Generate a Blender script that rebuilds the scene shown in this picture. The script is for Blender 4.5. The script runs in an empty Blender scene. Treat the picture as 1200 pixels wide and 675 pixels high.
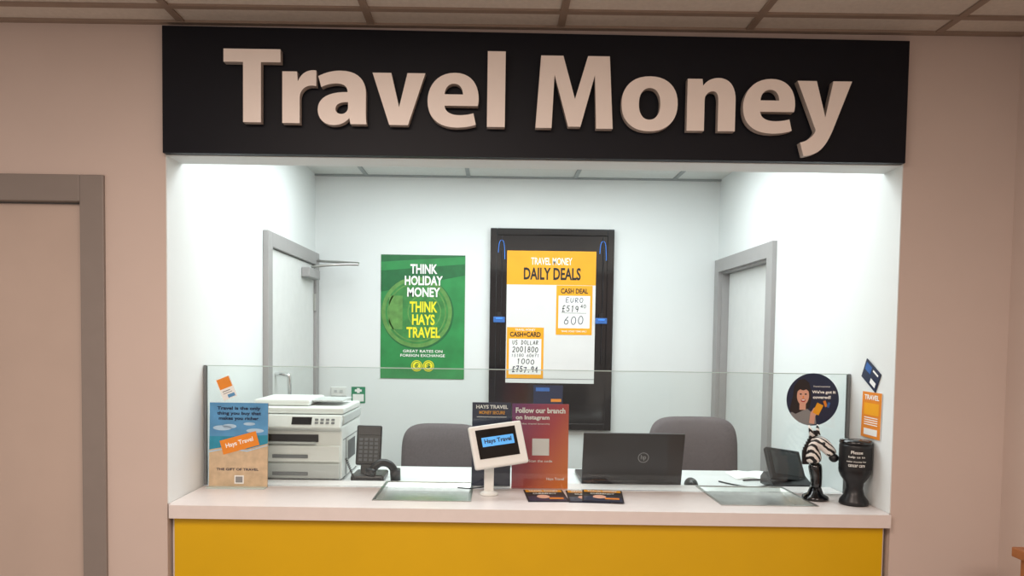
import bpy, bmesh, math, random
from mathutils import Vector, Matrix

scene = bpy.context.scene
COL = scene.collection
try:
    scene.view_settings.view_transform = 'Standard'
    scene.view_settings.look = 'None'
except Exception:
    pass

# ------------------------------------------------------------ materials
def lin(c):
    c = c / 255.0
    return c / 12.92 if c <= 0.04045 else ((c + 0.055) / 1.055) ** 2.4

def rgb(r, g, b):
    return (lin(r), lin(g), lin(b), 1.0)

_m = {}
def mat(name, col, rough=0.6, metal=0.0, var=0.05, scale=18.0, emit=0.0, bump=0.0, coat=0.0, spec=0.5):
    if name in _m:
        return _m[name]
    m = bpy.data.materials.new(name)
    m.use_nodes = True
    nt = m.node_tree
    b = nt.nodes['Principled BSDF']
    tc = nt.nodes.new('ShaderNodeTexCoord')
    n = nt.nodes.new('ShaderNodeTexNoise')
    n.inputs['Scale'].default_value = scale
    n.inputs['Detail'].default_value = 4
    nt.links.new(tc.outputs['Object'], n.inputs['Vector'])
    r = nt.nodes.new('ShaderNodeValToRGB')
    c = rgb(*col)
    r.color_ramp.elements[0].position = 0.3
    r.color_ramp.elements[1].position = 0.7
    r.color_ramp.elements[0].color = tuple(max(0, x * (1 - var)) for x in c[:3]) + (1,)
    r.color_ramp.elements[1].color = tuple(min(1, x * (1 + var)) for x in c[:3]) + (1,)
    nt.links.new(n.outputs['Fac'], r.inputs['Fac'])
    nt.links.new(r.outputs['Color'], b.inputs['Base Color'])
    b.inputs['Roughness'].default_value = rough
    b.inputs['Metallic'].default_value = metal
    b.inputs['Specular IOR Level'].default_value = spec
    if coat:
        b.inputs['Coat Weight'].default_value = coat
        b.inputs['Coat Roughness'].default_value = 0.08
    if emit:
        nt.links.new(r.outputs['Color'], b.inputs['Emission Color'])
        b.inputs['Emission Strength'].default_value = emit
    if bump:
        bp = nt.nodes.new('ShaderNodeBump')
        bp.inputs['Strength'].default_value = bump
        bp.inputs['Distance'].default_value = 0.004
        n2 = nt.nodes.new('ShaderNodeTexNoise')
        n2.inputs['Scale'].default_value = scale * 8
        nt.links.new(tc.outputs['Object'], n2.inputs['Vector'])
        nt.links.new(n2.outputs['Fac'], bp.inputs['Height'])
        nt.links.new(bp.outputs['Normal'], b.inputs['Normal'])
    _m[name] = m
    return m

WALL = mat('hall_wall_paint', (206, 190, 181), 0.85, var=0.02, scale=3, bump=0.08)
BWALL = mat('booth_wall_paint', (224, 228, 227), 0.8, var=0.012, scale=3, bump=0.05)
CEILM = mat('ceiling_tile', (214, 206, 196), 0.95, var=0.05, scale=60, bump=0.3)
BCEIL = mat('booth_ceiling_tile', (215, 218, 214), 0.95, var=0.03, scale=60, bump=0.3)
TBAR = mat('ceiling_grid_metal', (150, 132, 118), 0.5)
BTBAR = mat('booth_grid_metal', (150, 155, 155), 0.5)
FLOORM = mat('floor_vinyl', (120, 110, 100), 0.6, var=0.1, scale=8)
FRAME = mat('grey_frame_paint', (156, 154, 153), 0.45, var=0.02)
HFRAME = mat('hall_frame_paint', (138, 129, 123), 0.5, var=0.02)
DOORM = mat('white_door', (214, 216, 214), 0.55, var=0.02)
HDOORM = mat('hall_door_paint', (194, 176, 164), 0.6, var=0.03, scale=5)
SIGNM = mat('sign_black', (10, 13, 23), 0.5, var=0.05, spec=0.25)
LETM = mat('letter_white', (246, 236, 228), 0.35, var=0.01)
LEDGE = mat('letter_return', (190, 178, 170), 0.5, var=0.02)
YEL = mat('yellow_laminate', (218, 174, 0), 0.45, var=0.03, scale=4)
LAM = mat('white_laminate', (226, 218, 215), 0.35, var=0.02, scale=30)
LAMB = mat('desk_laminate', (230, 231, 230), 0.35, var=0.02, scale=30)
STEEL = mat('brushed_steel', (190, 190, 186), 0.28, 1.0, var=0.05, scale=40)
CHROME = mat('chrome', (225, 225, 225), 0.12, 1.0, var=0.01)
WPL = mat('white_plastic', (226, 228, 224), 0.4, var=0.01)
WPL2 = mat('light_grey_plastic', (192, 196, 194), 0.45, var=0.01)
GPL = mat('mid_grey_plastic', (112, 116, 118), 0.5, var=0.02)
BPL = mat('black_plastic', (20, 20, 23), 0.35, var=0.1)
BGL = mat('black_gloss', (10, 11, 15), 0.12, var=0.1, coat=0.6)
DKG = mat('dark_grey_metal', (44, 42, 44), 0.35, 0.3, var=0.05)
KEYM = mat('key_grey', (84, 86, 90), 0.5, var=0.03)
FAB = mat('grey_fabric', (104, 96, 98), 0.95, var=0.12, scale=120, bump=0.4)
PAPER = mat('paper_white', (236, 236, 233), 0.7, var=0.01)
PAPERB = mat('poster_white', (222, 222, 220), 0.6, var=0.02, scale=6)
INK = mat('black_ink', (22, 22, 24), 0.6, var=0.02)
WINK = mat('white_ink', (245, 245, 240), 0.6, var=0.01)
YINK = mat('yellow_ink', (232, 224, 40), 0.6, var=0.02)
ORG = mat('orange_ink', (240, 166, 20), 0.55, var=0.03, scale=10)
DORG = mat('deep_orange_ink', (228, 136, 36), 0.55, var=0.04)
NAVY = mat('navy_ink', (24, 36, 66), 0.4, var=0.05)
PEN = mat('pen_ink', (40, 48, 76), 0.6, var=0.1)
BLUE = mat('blue_ink', (50, 100, 170), 0.5, var=0.1)
SKY = mat('sky_print', (84, 146, 192), 0.5, var=0.18, scale=12)
SEA = mat('sea_print', (40, 138, 166), 0.5, var=0.1, scale=20)
SAND = mat('sand_print', (200, 176, 144), 0.5, var=0.14, scale=30)
CLOUD = mat('cloud_print', (170, 200, 222), 0.5, var=0.08, scale=30)
SKIN = mat('skin_print', (222, 168, 144), 0.6, var=0.04)
HAIRP = mat('hair_print', (36, 26, 26), 0.6, var=0.1)
REDI = mat('red_ink', (176, 50, 50), 0.6, var=0.05)
GRN1 = mat('green_print', (38, 132, 68), 0.5, var=0.18, scale=9)
GRN2 = mat('coin_green_print', (92, 142, 70), 0.5, var=0.24, scale=24)
GRN3 = mat('dark_green_print', (22, 100, 52), 0.5, var=0.15, scale=20)
GRN4 = mat('coin_face_print', (54, 126, 60), 0.5, var=0.32, scale=16)
SAFE = mat('safety_green', (20, 130, 90), 0.5)
WOOD = mat('oak_wood', (150, 92, 52), 0.5, var=0.25, scale=12)
LCD = mat('blue_screen', (80, 160, 225), 0.4, emit=0.5, var=0.05)
LEDB = mat('blue_led', (60, 130, 230), 0.4, emit=0.35, var=0.02)
GREYI = mat('grey_ink', (140, 140, 140), 0.6)
EDGE = mat('glass_edge', (186, 204, 200), 0.2, var=0.02)

def gradient_mat():
    m = bpy.data.materials.new('sunset_gradient_print')
    m.use_nodes = True
    nt = m.node_tree
    b = nt.nodes['Principled BSDF']
    tc = nt.nodes.new('ShaderNodeTexCoord')
    g = nt.nodes.new('ShaderNodeSeparateXYZ')
    a = nt.nodes.new('ShaderNodeMath'); a.operation = 'MULTIPLY_ADD'
    a.inputs[1].default_value = 2.4; a.inputs[2].default_value = 0.72
    z = nt.nodes.new('ShaderNodeMath'); z.operation = 'MULTIPLY'
    z.inputs[1].default_value = -1.35
    s = nt.nodes.new('ShaderNodeMath'); s.operation = 'ADD'
    r = nt.nodes.new('ShaderNodeValToRGB')
    e = r.color_ramp.elements
    e[0].position = 0.05; e[0].color = rgb(112, 40, 108)
    e[1].position = 0.92; e[1].color = rgb(232, 128, 44)
    k = e.new(0.5); k.color = rgb(182, 58, 66)
    nt.links.new(tc.outputs['Object'], g.inputs[0])
    nt.links.new(g.outputs['X'], a.inputs[0])
    nt.links.new(g.outputs['Z'], z.inputs[0])
    nt.links.new(a.outputs[0], s.inputs[0]); nt.links.new(z.outputs[0], s.inputs[1])
    nt.links.new(s.outputs[0], r.inputs['Fac'])
    nt.links.new(r.outputs['Color'], b.inputs['Base Color'])
    b.inputs['Roughness'].default_value = 0.45
    return m
SUN = gradient_mat()

def glass_mat():
    m = bpy.data.materials.new('clear_glass')
    m.use_nodes = True
    nt = m.node_tree
    nt.nodes.remove(nt.nodes['Principled BSDF'])
    out = nt.nodes['Material Output']
    t = nt.nodes.new('ShaderNodeBsdfTransparent'); t.inputs[0].default_value = (0.95, 0.972, 0.965, 1)
    g = nt.nodes.new('ShaderNodeBsdfGlossy'); g.inputs['Roughness'].default_value = 0.03
    f = nt.nodes.new('ShaderNodeFresnel'); f.inputs[0].default_value = 1.45
    mx = nt.nodes.new('ShaderNodeMixShader')
    nt.links.new(f.outputs[0], mx.inputs[0])
    nt.links.new(t.outputs[0], mx.inputs[1])
    nt.links.new(g.outputs[0], mx.inputs[2])
    nt.links.new(mx.outputs[0], out.inputs[0])
    return m
GLASS = glass_mat()

def zebra_mat():
    m = bpy.data.materials.new('zebra_stripes')
    m.use_nodes = True
    nt = m.node_tree
    b = nt.nodes['Principled BSDF']
    tc = nt.nodes.new('ShaderNodeTexCoord')
    w = nt.nodes.new('ShaderNodeTexWave')
    w.inputs['Scale'].default_value = 24
    w.inputs['Distortion'].default_value = 3.0
    w.inputs['Detail Scale'].default_value = 1.5
    w.bands_direction = 'DIAGONAL'
    r = nt.nodes.new('ShaderNodeValToRGB')
    r.color_ramp.interpolation = 'CONSTANT'
    r.color_ramp.elements[0].color = rgb(18, 18, 20)
    r.color_ramp.elements[1].position = 0.42
    r.color_ramp.elements[1].color = rgb(232, 228, 222)
    nt.links.new(tc.outputs['Object'], w.inputs['Vector'])
    nt.links.new(w.outputs['Fac'], r.inputs['Fac'])
    nt.links.new(r.outputs['Color'], b.inputs['Base Color'])
    b.inputs['Roughness'].default_value = 0.35
    return m
ZEB = zebra_mat()

# ------------------------------------------------------------ object helpers
def thing(name, label, category, loc, group=None):
    o = bpy.data.objects.new(name, None)
    o.empty_display_size = 0.05
    o.location = loc
    COL.objects.link(o)
    o['label'] = label
    o['category'] = category
    if group:
        o['group'] = group
    return o

def world_loc(o):
    v = Vector((0, 0, 0))
    while o is not None:
        v += o.location
        o = o.parent
    return v

def add_mesh(name, me, mats, parent=None, smooth=False, label=None):
    o = bpy.data.objects.new(name, me)
    for m in (mats if isinstance(mats, (list, tuple)) else [mats]):
        me.materials.append(m)
    COL.objects.link(o)
    if parent is not None:
        me.transform(Matrix.Translation(-world_loc(parent)))
        o.parent = parent
    if smooth:
        for p in me.polygons:
            p.use_smooth = True
    if label:
        o['label'] = label
    return o

def bm_obj(name, bm, mats, parent=None, smooth=False, label=None):
    bmesh.ops.recalc_face_normals(bm, faces=bm.faces[:])
    me = bpy.data.meshes.new(name)
    bm.to_mesh(me)
    bm.free()
    return add_mesh(name, me, mats, parent, smooth, label)

def bm_box(bm, x0, x1, y0, y1, z0, z1, bev=0.0, M=None, seg=2):
    r = bmesh.ops.create_cube(bm, size=1.0)
    vs = r['verts']
    for v in vs:
        v.co = Vector(((x0 + x1) / 2 + v.co.x * (x1 - x0), (y0 + y1) / 2 + v.co.y * (y1 - y0), (z0 + z1) / 2 + v.co.z * (z1 - z0)))
    new = vs
    if bev:
        es = list({e for v in vs for e in v.link_edges})
        rr = bmesh.ops.bevel(bm, geom=es, offset=bev, segments=seg, affect='EDGES', profile=0.5)
        new = list({v for f in rr['faces'] for v in f.verts} | {v for v in vs if v.is_valid})
    if M is not None:
        for v in new:
            v.co = M @ v.co
    return new

def box(name, x0, x1, y0, y1, z0, z1, m, parent=None, bev=0.0, M=None, label=None):
    bm = bmesh.new()
    bm_box(bm, x0, x1, y0, y1, z0, z1, bev)
    if M is not None:
        bm.transform(M)
    return bm_obj(name, bm, m, parent, label=label)

def boxes(name, lst, m, parent=None, bev=0.0, label=None):
    bm = bmesh.new()
    for b in lst:
        t = bmesh.new()
        bm_box(t, *b, bev=bev)
        me = bpy.data.meshes.new('t'); t.to_mesh(me); t.free()
        bm.from_mesh(me); bpy.data.meshes.remove(me)
    return bm_obj(name, bm, m, parent, label=label)

def structure(o):
    o['kind'] = 'structure'
    return o

def lathe(name, c, prof, m, parent=None, seg=32, label=None, M=None):
    bm = bmesh.new()
    rings = []
    for r, z in prof:
        rings.append([bm.verts.new((c[0] + r * math.cos(2 * math.pi * i / seg), c[1] + r * math.sin(2 * math.pi * i / seg), c[2] + z)) for i in range(seg)])
    for a, b in zip(rings[:-1], rings[1:]):
        for i in range(seg):
            j = (i + 1) % seg
            bm.faces.new((a[i], a[j], b[j], b[i]))
    bm.faces.new(rings[0]); bm.faces.new(rings[-1])
    if M is not None:
        bm.transform(M)
    o = bm_obj(name, bm, m, parent, label=label)
    for p in o.data.polygons:
        p.use_smooth = len(p.vertices) == 4
    return o

def cyl(name, p0, p1, r0, r1, m, parent=None, seg=20, label=None):
    p0 = Vector(p0); p1 = Vector(p1)
    d = p1 - p0
    bm = bmesh.new()
    bmesh.ops.create_cone(bm, cap_ends=True, segments=seg, radius1=r0, radius2=r1, depth=d.length)
    M = Matrix.Translation((p0 + p1) / 2) @ d.to_track_quat('Z', 'Y').to_matrix().to_4x4()
    bm.transform(M)
    o = bm_obj(name, bm, m, parent, label=label)
    for p in o.data.polygons:
        p.use_smooth = len(p.vertices) == 4
    return o

def eval_mesh(o):
    dg = bpy.context.evaluated_depsgraph_get()
    dg.update()
    return bpy.data.meshes.new_from_object(o.evaluated_get(dg))

def tube(name, pts, r, m, parent=None, label=None):
    cu = bpy.data.curves.new(name, 'CURVE')
    cu.dimensions = '3D'
    sp = cu.splines.new('NURBS')
    sp.points.add(len(pts) - 1)
    for i, p in enumerate(pts):
        sp.points[i].co = (*p, 1)
    sp.order_u = 3 if len(pts) > 2 else 2
    sp.use_endpoint_u = True
    cu.bevel_depth = r
    cu.bevel_resolution = 3
    cu.use_fill_caps = True
    t = bpy.data.objects.new('tmp', cu)
    COL.objects.link(t)
    me = eval_mesh(t)
    bpy.data.objects.remove(t)
    me.name = name
    me.materials.clear()
    return add_mesh(name, me, m, parent, smooth=True, label=label)

_tc = {}
def text_geo(s, bold):
    k = (s, bold)
    if k in _tc:
        return _tc[k]
    cu = bpy.data.curves.new('t', 'FONT')
    cu.body = s
    cu.size = 1.0
    cu.offset = bold
    cu.resolution_u = 3
    t = bpy.data.objects.new('tmp', cu)
    COL.objects.link(t)
    me = eval_mesh(t)
    bpy.data.objects.remove(t)
    vs = [v.co.copy() for v in me.vertices]
    fs = [tuple(p.vertices) for p in me.polygons]
    bpy.data.meshes.remove(me)
    x0 = min(v.x for v in vs); x1 = max(v.x for v in vs)
    y0 = min(v.y for v in vs); y1 = max(v.y for v in vs)
    vs = [((v.x - x0) / max(x1 - x0, 1e-6), (v.y - y0) / max(y1 - y0, 1e-6)) for v in vs]
    _tc[k] = (vs, fs)
    return _tc[k]

# hand-written stroke letters, unit cell 0..1, y up
def arc(cx, cy, rx, ry, a0, a1, n=12):
    return [(cx + rx * math.cos(math.radians(a0 + (a1 - a0) * i / n)), cy + ry * math.sin(math.radians(a0 + (a1 - a0) * i / n))) for i in range(n + 1)]
HW = {
 '0': [arc(.5, .5, .42, .5, 80, 445, 18)],
 '1': [[(.35, .8), (.55, 1), (.5, 0)]],
 '2': [arc(.48, .7, .38, .3, 160, -20, 8) + [(.1, .02), (.9, .05)]],
 '4': [[(.7, 0), (.65, 1), (.1, .35), (.95, .38)]],
 '5': [[(.9, 1), (.3, .97), (.22, .58)] + arc(.45, .32, .4, .3, 100, -150, 10)],
 '6': [[(.75, 1), (.35, .65)] + arc(.48, .28, .36, .28, 150, 500, 14)],
 '7': [[(.1, .95), (.9, 1), (.4, 0)], [(.3, .5), (.8, .52)]],
 '8': [arc(.5, .75, .3, .24, -90, 270, 12) + arc(.5, .26, .38, .26, 90, -270, 12)],
 '9': [arc(.48, .7, .34, .28, 0, 360, 12) + [(.8, .4), (.65, 0)]],
 '£': [arc(.62, .8, .28, .2, 20, 180, 8) + [(.38, .1), (.1, .02), (.95, .04)], [(.1, .5), (.75, .52)]],
 '.': [[(.4, .0), (.55, .08)]],
 '|': [[(.5, -.15), (.5, 1.1)]],
 'E': [[(.9, .98), (.2, .95), (.15, .02), (.9, .05)], [(.18, .5), (.75, .53)]],
 'U': [[(.1, 1), (.12, .3), (.45, 0), (.85, .3), (.88, 1)]],
 'R': [[(.15, 0), (.18, .97), (.6, .98), (.85, .75), (.6, .5), (.2, .45), (.9, 0)]],
 'O': [arc(.5, .5, .42, .46, 90, 450, 16)],
 'S': [arc(.5, .74, .34, .24, 30, 250, 8) + arc(.48, .26, .36, .26, 70, -150, 8)],
 'D': [[(.15, 0), (.15, 1), (.6, .9), (.9, .5), (.6, .1), (.1, .0)]],
 'L': [[(.15, 1), (.15, .03), (.85, .03)]],
 'A': [[(.05, 0), (.5, 1), (.92, 0)], [(.22, .38), (.78, .4)]],
}

class Art:
    """flat printed artwork on a real sheet: u to the right, v downwards, both 0..1"""
    def __init__(s, tl, right, up, w, h):
        s.tl = Vector(tl); s.r = Vector(right).normalized(); s.u = Vector(up).normalized()
        s.n = s.r.cross(s.u); s.w = w; s.h = h
        s.V = []; s.F = []; s.mi = []; s.mats = []
    def P(s, u, v, l):
        return s.tl + s.r * (u * s.w) - s.u * (v * s.h) + s.n * (0.0004 + 0.0005 * l)
    def m(s, m):
        if m not in s.mats:
            s.mats.append(m)
        return s.mats.index(m)
    def poly(s, pts, m, l=1):
        b = len(s.V)
        s.V += [s.P(u, v, l) for u, v in pts]
        s.F.append(tuple(range(b, b + len(pts)))); s.mi.append(s.m(m))
    def rect(s, u0, v0, u1, v1, m, l=1):
        s.poly([(u0, v1), (u1, v1), (u1, v0), (u0, v0)], m, l)
    def rot_rect(s, cu, cv, w, h, ang, m, l=1):
        a = math.radians(ang); pts = []
        for dx, dy in ((-w / 2, -h / 2), (w / 2, -h / 2), (w / 2, h / 2), (-w / 2, h / 2)):
            x = dx * s.w * math.cos(a) - dy * s.h * math.sin(a)
            y = dx * s.w * math.sin(a) + dy * s.h * math.cos(a)
            pts.append((cu + x / s.w, cv - y / s.h))
        s.poly(pts, m, l)
    def ell(s, cu, cv, ru, rv, m, l=1, n=40):
        s.poly([(cu + ru * math.cos(2 * math.pi * i / n), cv - rv * math.sin(2 * math.pi * i / n)) for i in range(n)], m, l)
    def ring(s, cu, cv, ru, rv, t, m, l=1, n=48):
        for i in range(n):
            a = 2 * math.pi * i / n; b = 2 * math.pi * (i + 1) / n
            s.poly([(cu + ru * math.cos(a), cv - rv * math.sin(a)), (cu + ru * math.cos(b), cv - rv * math.sin(b)),
                    (cu + ru * (1 - t) * math.cos(b), cv - rv * (1 - t) * math.sin(b)), (cu + ru * (1 - t) * math.cos(a), cv - rv * (1 - t) * math.sin(a))], m, l)
    def text(s, t, u0, v0, u1, v1, m, l=3, bold=0.012, ang=0.0):
        vs, fs = text_geo(t, bold)
        b = len(s.V)
        cu, cv = (u0 + u1) / 2, (v0 + v1) / 2
        a = math.radians(ang)
        for x, y in vs:
            px = (x - 0.5) * (u1 - u0) * s.w; py = (y - 0.5) * (v1 - v0) * s.h
            qx = px * math.cos(a) - py * math.sin(a); qy = px * math.sin(a) + py * math.cos(a)
            s.V.append(s.P(cu + qx / s.w, cv - qy / s.h, l))
        mi = s.m(m)
        for f in fs:
            s.F.append(tuple(i + b for i in f)); s.mi.append(mi)
    def hand(s, t, u0, v0, u1, v1, m, l=5, th=0.0022, seed=1):
        rnd = random.Random(seed)
        n = len(t)
        cw = (u1 - u0) / n
        for k, ch in enumerate(t):
            if ch not in HW:
                continue
            dv = (rnd.random() - .5) * 0.12 * (v1 - v0)
            sc = 0.9 + rnd.random() * 0.2
            for st in HW[ch]:
                P = []
                for x, y in st:
                    P.append((u0 + cw * (k + 0.1 + 0.74 * (x + 0.10 * (y - .5))), v1 + dv - (v1 - v0) * y * sc))
                for (ua, va), (ub, vb) in zip(P[:-1], P[1:]):
                    dx = (ub - ua) * s.w; dy = (vb - va) * s.h
                    L = math.hypot(dx, dy)
                    if L < 1e-6:
                        continue
                    ex, ey = dx / L * th * .3, dy / L * th * .3
                    nx, ny = -dy / L * th / 2, dx / L * th / 2
                    q = []
                    for (uu, vv, sg, e) in ((ua, va, 1, -1), (ub, vb, 1, 1), (ub, vb, -1, 1), (ua, va, -1, -1)):
                        q.append((uu + (sg * nx + e * ex) / s.w, vv + (sg * ny + e * ey) / s.h))
                    s.poly(q, m, l)
    def finish(s, name, parent, label=None):
        me = bpy.data.meshes.new(name)
        me.from_pydata([tuple(v) for v in s.V], [], s.F)
        for p, i in zip(me.polygons, s.mi):
            p.material_index = i
        return add_mesh(name, me, s.mats, parent, label=label)

def slab(name, A, t, m, parent, label=None):
    """sheet body behind an Art frame"""
    bm = bmesh.new()
    f = [A.tl, A.tl + A.r * A.w, A.tl + A.r * A.w - A.u * A.h, A.tl - A.u * A.h]
    a = [bm.verts.new(p) for p in f]
    b = [bm.verts.new(p - A.n * t) for p in f]
    bm.faces.new(a); bm.faces.new(b)
    for i in range(4):
        j = (i + 1) % 4
        bm.faces.new((a[i], a[j], b[j], b[i]))
    return bm_obj(name, bm, m, parent, label=label)

XR = (1, 0, 0); ZU = (0, 0, 1)
XL, XRW = -1.112, 1.355      # booth side walls
YB = 2.05                    # booth back wall
HC = 2.60                    # hall ceiling
BC = 2.55                    # booth ceiling

# ------------------------------------------------------------ room shell
structure(box('floor', -3.0, 1.85, -4.2, 2.15, -0.1, 0, FLOORM))
structure(boxes('wall_front', [
    (-3.0, -2.235, 0, 0.12, 0, HC), (-2.235, -1.315, 0, 0.12, 2.095, HC),
    (-1.315, XL, 0, 0.12, 0, HC), (XL, XRW, 0, 0.12, 2.17, HC), (XRW, 1.73, 0, 0.12, 0, HC)], WALL))
structure(box('wall_right', 1.73, 1.83, -4.2, 0.12, 0, HC, WALL))
structure(boxes('wall_booth_left', [(XL - 0.1, XL, 0.12, YB, 0, BC)], BWALL))
structure(boxes('wall_booth_right', [
    (XRW, XRW + 0.1, 0.12, 1.18, 0, BC), (XRW, XRW + 0.1, 1.18, 1.97, 1.985, BC), (XRW, XRW + 0.1, 1.97, YB, 0, BC)], BWALL))
structure(box('wall_back', XL - 0.1, XRW + 0.1, YB, YB + 0.1, 0, BC, BWALL))
structure(box('trim_1', XL, XRW, 0.0, 0.121, 2.164, 2.170, BWALL))
# thin white linings that carry the booth paint to the front corner of the opening
structure(boxes('trim_2', [(XL, XL + 0.003, 0.001, 0.12, 0.99, 2.164), (XRW - 0.003, XRW, 0.001, 0.12, 0.99, 2.164)], BWALL))
# ceilings
structure(box('ceiling', -3.0, 1.83, -4.2, 0.12, HC, HC + 0.05, CEILM))
grid = []
for x in (-2.93, -2.305, -1.68, -1.05, -0.425, 0.20, 0.82, 1.445):
    grid.append((x - 0.012, x + 0.012, -4.2, -0.0, HC - 0.006, HC + 0.001))
for k in range(7):
    y = -0.13 - 0.62 * k
    grid.append((-3.0, 1.73, y - 0.012, y + 0.012, HC - 0.0065, HC + 0.001))
grid.append((-3.0, 1.73, -0.022, 0.0, HC - 0.008, HC + 0.001))
structure(boxes('trim_3', grid, TBAR))
structure(box('ceiling_booth', XL - 0.1, XRW + 0.1, 0.12, YB + 0.1, BC, BC + 0.05, BCEIL))
grid = []
for x in (-0.80, -0.18, 0.47, 1.07):
    grid.append((x - 0.012, x + 0.012, 0.12, YB, BC - 0.006, BC + 0.001))
for y in (0.3, 0.9, 1.5):
    grid.append((XL, XRW, y - 0.012, y + 0.012, BC - 0.0065, BC + 0.001))
grid.append((XL, XRW, YB - 0.02, YB, BC - 0.01, BC))
structure(boxes('trim_4', grid, BTBAR))
structure(box('baseboard_back', XL, XRW, YB - 0.015, YB, 0, 0.1, FRAME))

# ---- hall door
d = thing('door_1', 'beige flush door in a grey painted frame', 'door', (-1.775, 0.05, 0))
structure(d)
boxes('door_frame', [(-1.395, -1.315, -0.012, 0.06, 0, 2.095), (-2.235, -2.155, -0.012, 0.06, 0, 2.095), (-2.155, -1.395, -0.012, 0.06, 2.007, 2.095)], HFRAME, d, 0.003)
box('door_leaf', -2.150, -1.400, 0.022, 0.062, 0.006, 2.002, HDOORM, d, 0.002)
# ---- booth left door (hinged at the back, opens in)
d = thing('door_2', 'white door with grey frame and overhead closer', 'door', (XL, 1.53, 0))
structure(d)
boxes('door_frame', [(XL, XL + 0.028, 1.03, 1.10, 0, 2.068), (XL, XL + 0.028, 1.97, 2.04, 0, 2.068), (XL, XL + 0.028, 1.10, 1.97, 1.995, 2.068)], FRAME, d, 0.003)
box('door_leaf', XL, XL + 0.012, 1.105, 1.965, 0.006, 1.988, DOORM, d)
for z in (0.3, 1.0, 1.72):
    box('hinge', XL + 0.012, XL + 0.026, 1.955, 1.969, z, z + 0.1, STEEL, d)
tube('pull_handle', [(XL + 0.012, 1.19, 1.375), (XL + 0.075, 1.19, 1.375), (XL + 0.085, 1.19, 1.36), (XL + 0.085, 1.19, 1.10), (XL + 0.075, 1.19, 1.085), (XL + 0.012, 1.19, 1.085)], 0.010, CHROME, d)
c = box('door_closer', XL + 0.012, XL + 0.06, 1.68, 1.93, 1.90, 1.955, FRAME, d, 0.006)
tube('closer_arm', [(XL + 0.04, 1.80, 1.965), (XL + 0.15, 1.80, 1.985), (XL + 0.30, 1.86, 1.99)], 0.008, STEEL, d)
tube('closer_arm', [(XL + 0.30, 1.86, 1.996), (XL + 0.16, 1.93, 2.01), (XL + 0.02, 1.99, 2.02)], 0.008, STEEL, d)
# ---- booth right door (recessed)
d = thing('door_3', 'recessed white door with grey frame', 'door', (XRW, 1.575, 0))
structure(d)
boxes('door_frame', [(XRW - 0.022, XRW, 1.10, 1.18, 0, 2.06), (XRW - 0.022, XRW, 1.97, 2.045, 0, 2.06), (XRW - 0.022, XRW, 1.18, 1.97, 1.985, 2.06),
                     (XRW, XRW + 0.06, 1.18, 1.19, 0, 1.985), (XRW, XRW + 0.06, 1.96, 1.97, 0, 1.985), (XRW, XRW + 0.06, 1.19, 1.96, 1.975, 1.985)], FRAME, d)
box('door_leaf', XRW + 0.042, XRW + 0.08, 1.192, 1.958, 0.006, 1.973, DOORM, d)
cyl('door_lock', (XRW + 0.043, 1.27, 1.42), (XRW + 0.030, 1.27, 1.42), 0.016, 0.014, BPL, d)

# ------------------------------------------------------------ fascia sign
s = thing('fascia_sign', 'black fascia board with raised white travel money lettering', 'sign', (0.12, -0.02, 2.17))
bm = bmesh.new()
bm_box(bm, -1.108, 1.344, -0.03, -0.0005, 2.166, 2.578)
for v in bm.verts:
    if v.co.x > 0 and v.co.z > 2.4:
        v.co.z -= 0.016
bm_obj('fascia_board', bm, SIGNM, s)

def bz(p0, c1, c2, p3, n=10):
    out = []
    for i in range(1, n + 1):
        t = i / n; q = 1 - t
        out.append((q**3 * p0[0] + 3 * q * q * t * c1[0] + 3 * q * t * t * c2[0] + t**3 * p3[0],
                    q**3 * p0[1] + 3 * q * q * t * c1[1] + 3 * q * t * t * c2[1] + t**3 * p3[1]))
    return out

def path(cmds):
    pts = []
    for c in cmds:
        if len(c) == 2:
            pts.append(c)
        else:
            pts += bz(pts[-1], (c[0], c[1]), (c[2], c[3]), (c[4], c[5]))
    if math.hypot(pts[0][0] - pts[-1][0], pts[0][1] - pts[-1][1]) < 1e-4:
        pts.pop()
    return pts

def ellp(cx, cy, rx, ry, n=40, p=2.25):
    o = []
    for i in range(n):
        a = 2 * math.pi * i / n
        ca, sa = math.cos(a), math.sin(a)
        o.append((cx + rx * math.copysign(abs(ca) ** (2 / p), ca), cy + ry * math.copysign(abs(sa) ** (2 / p), sa)))
    return o

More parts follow.
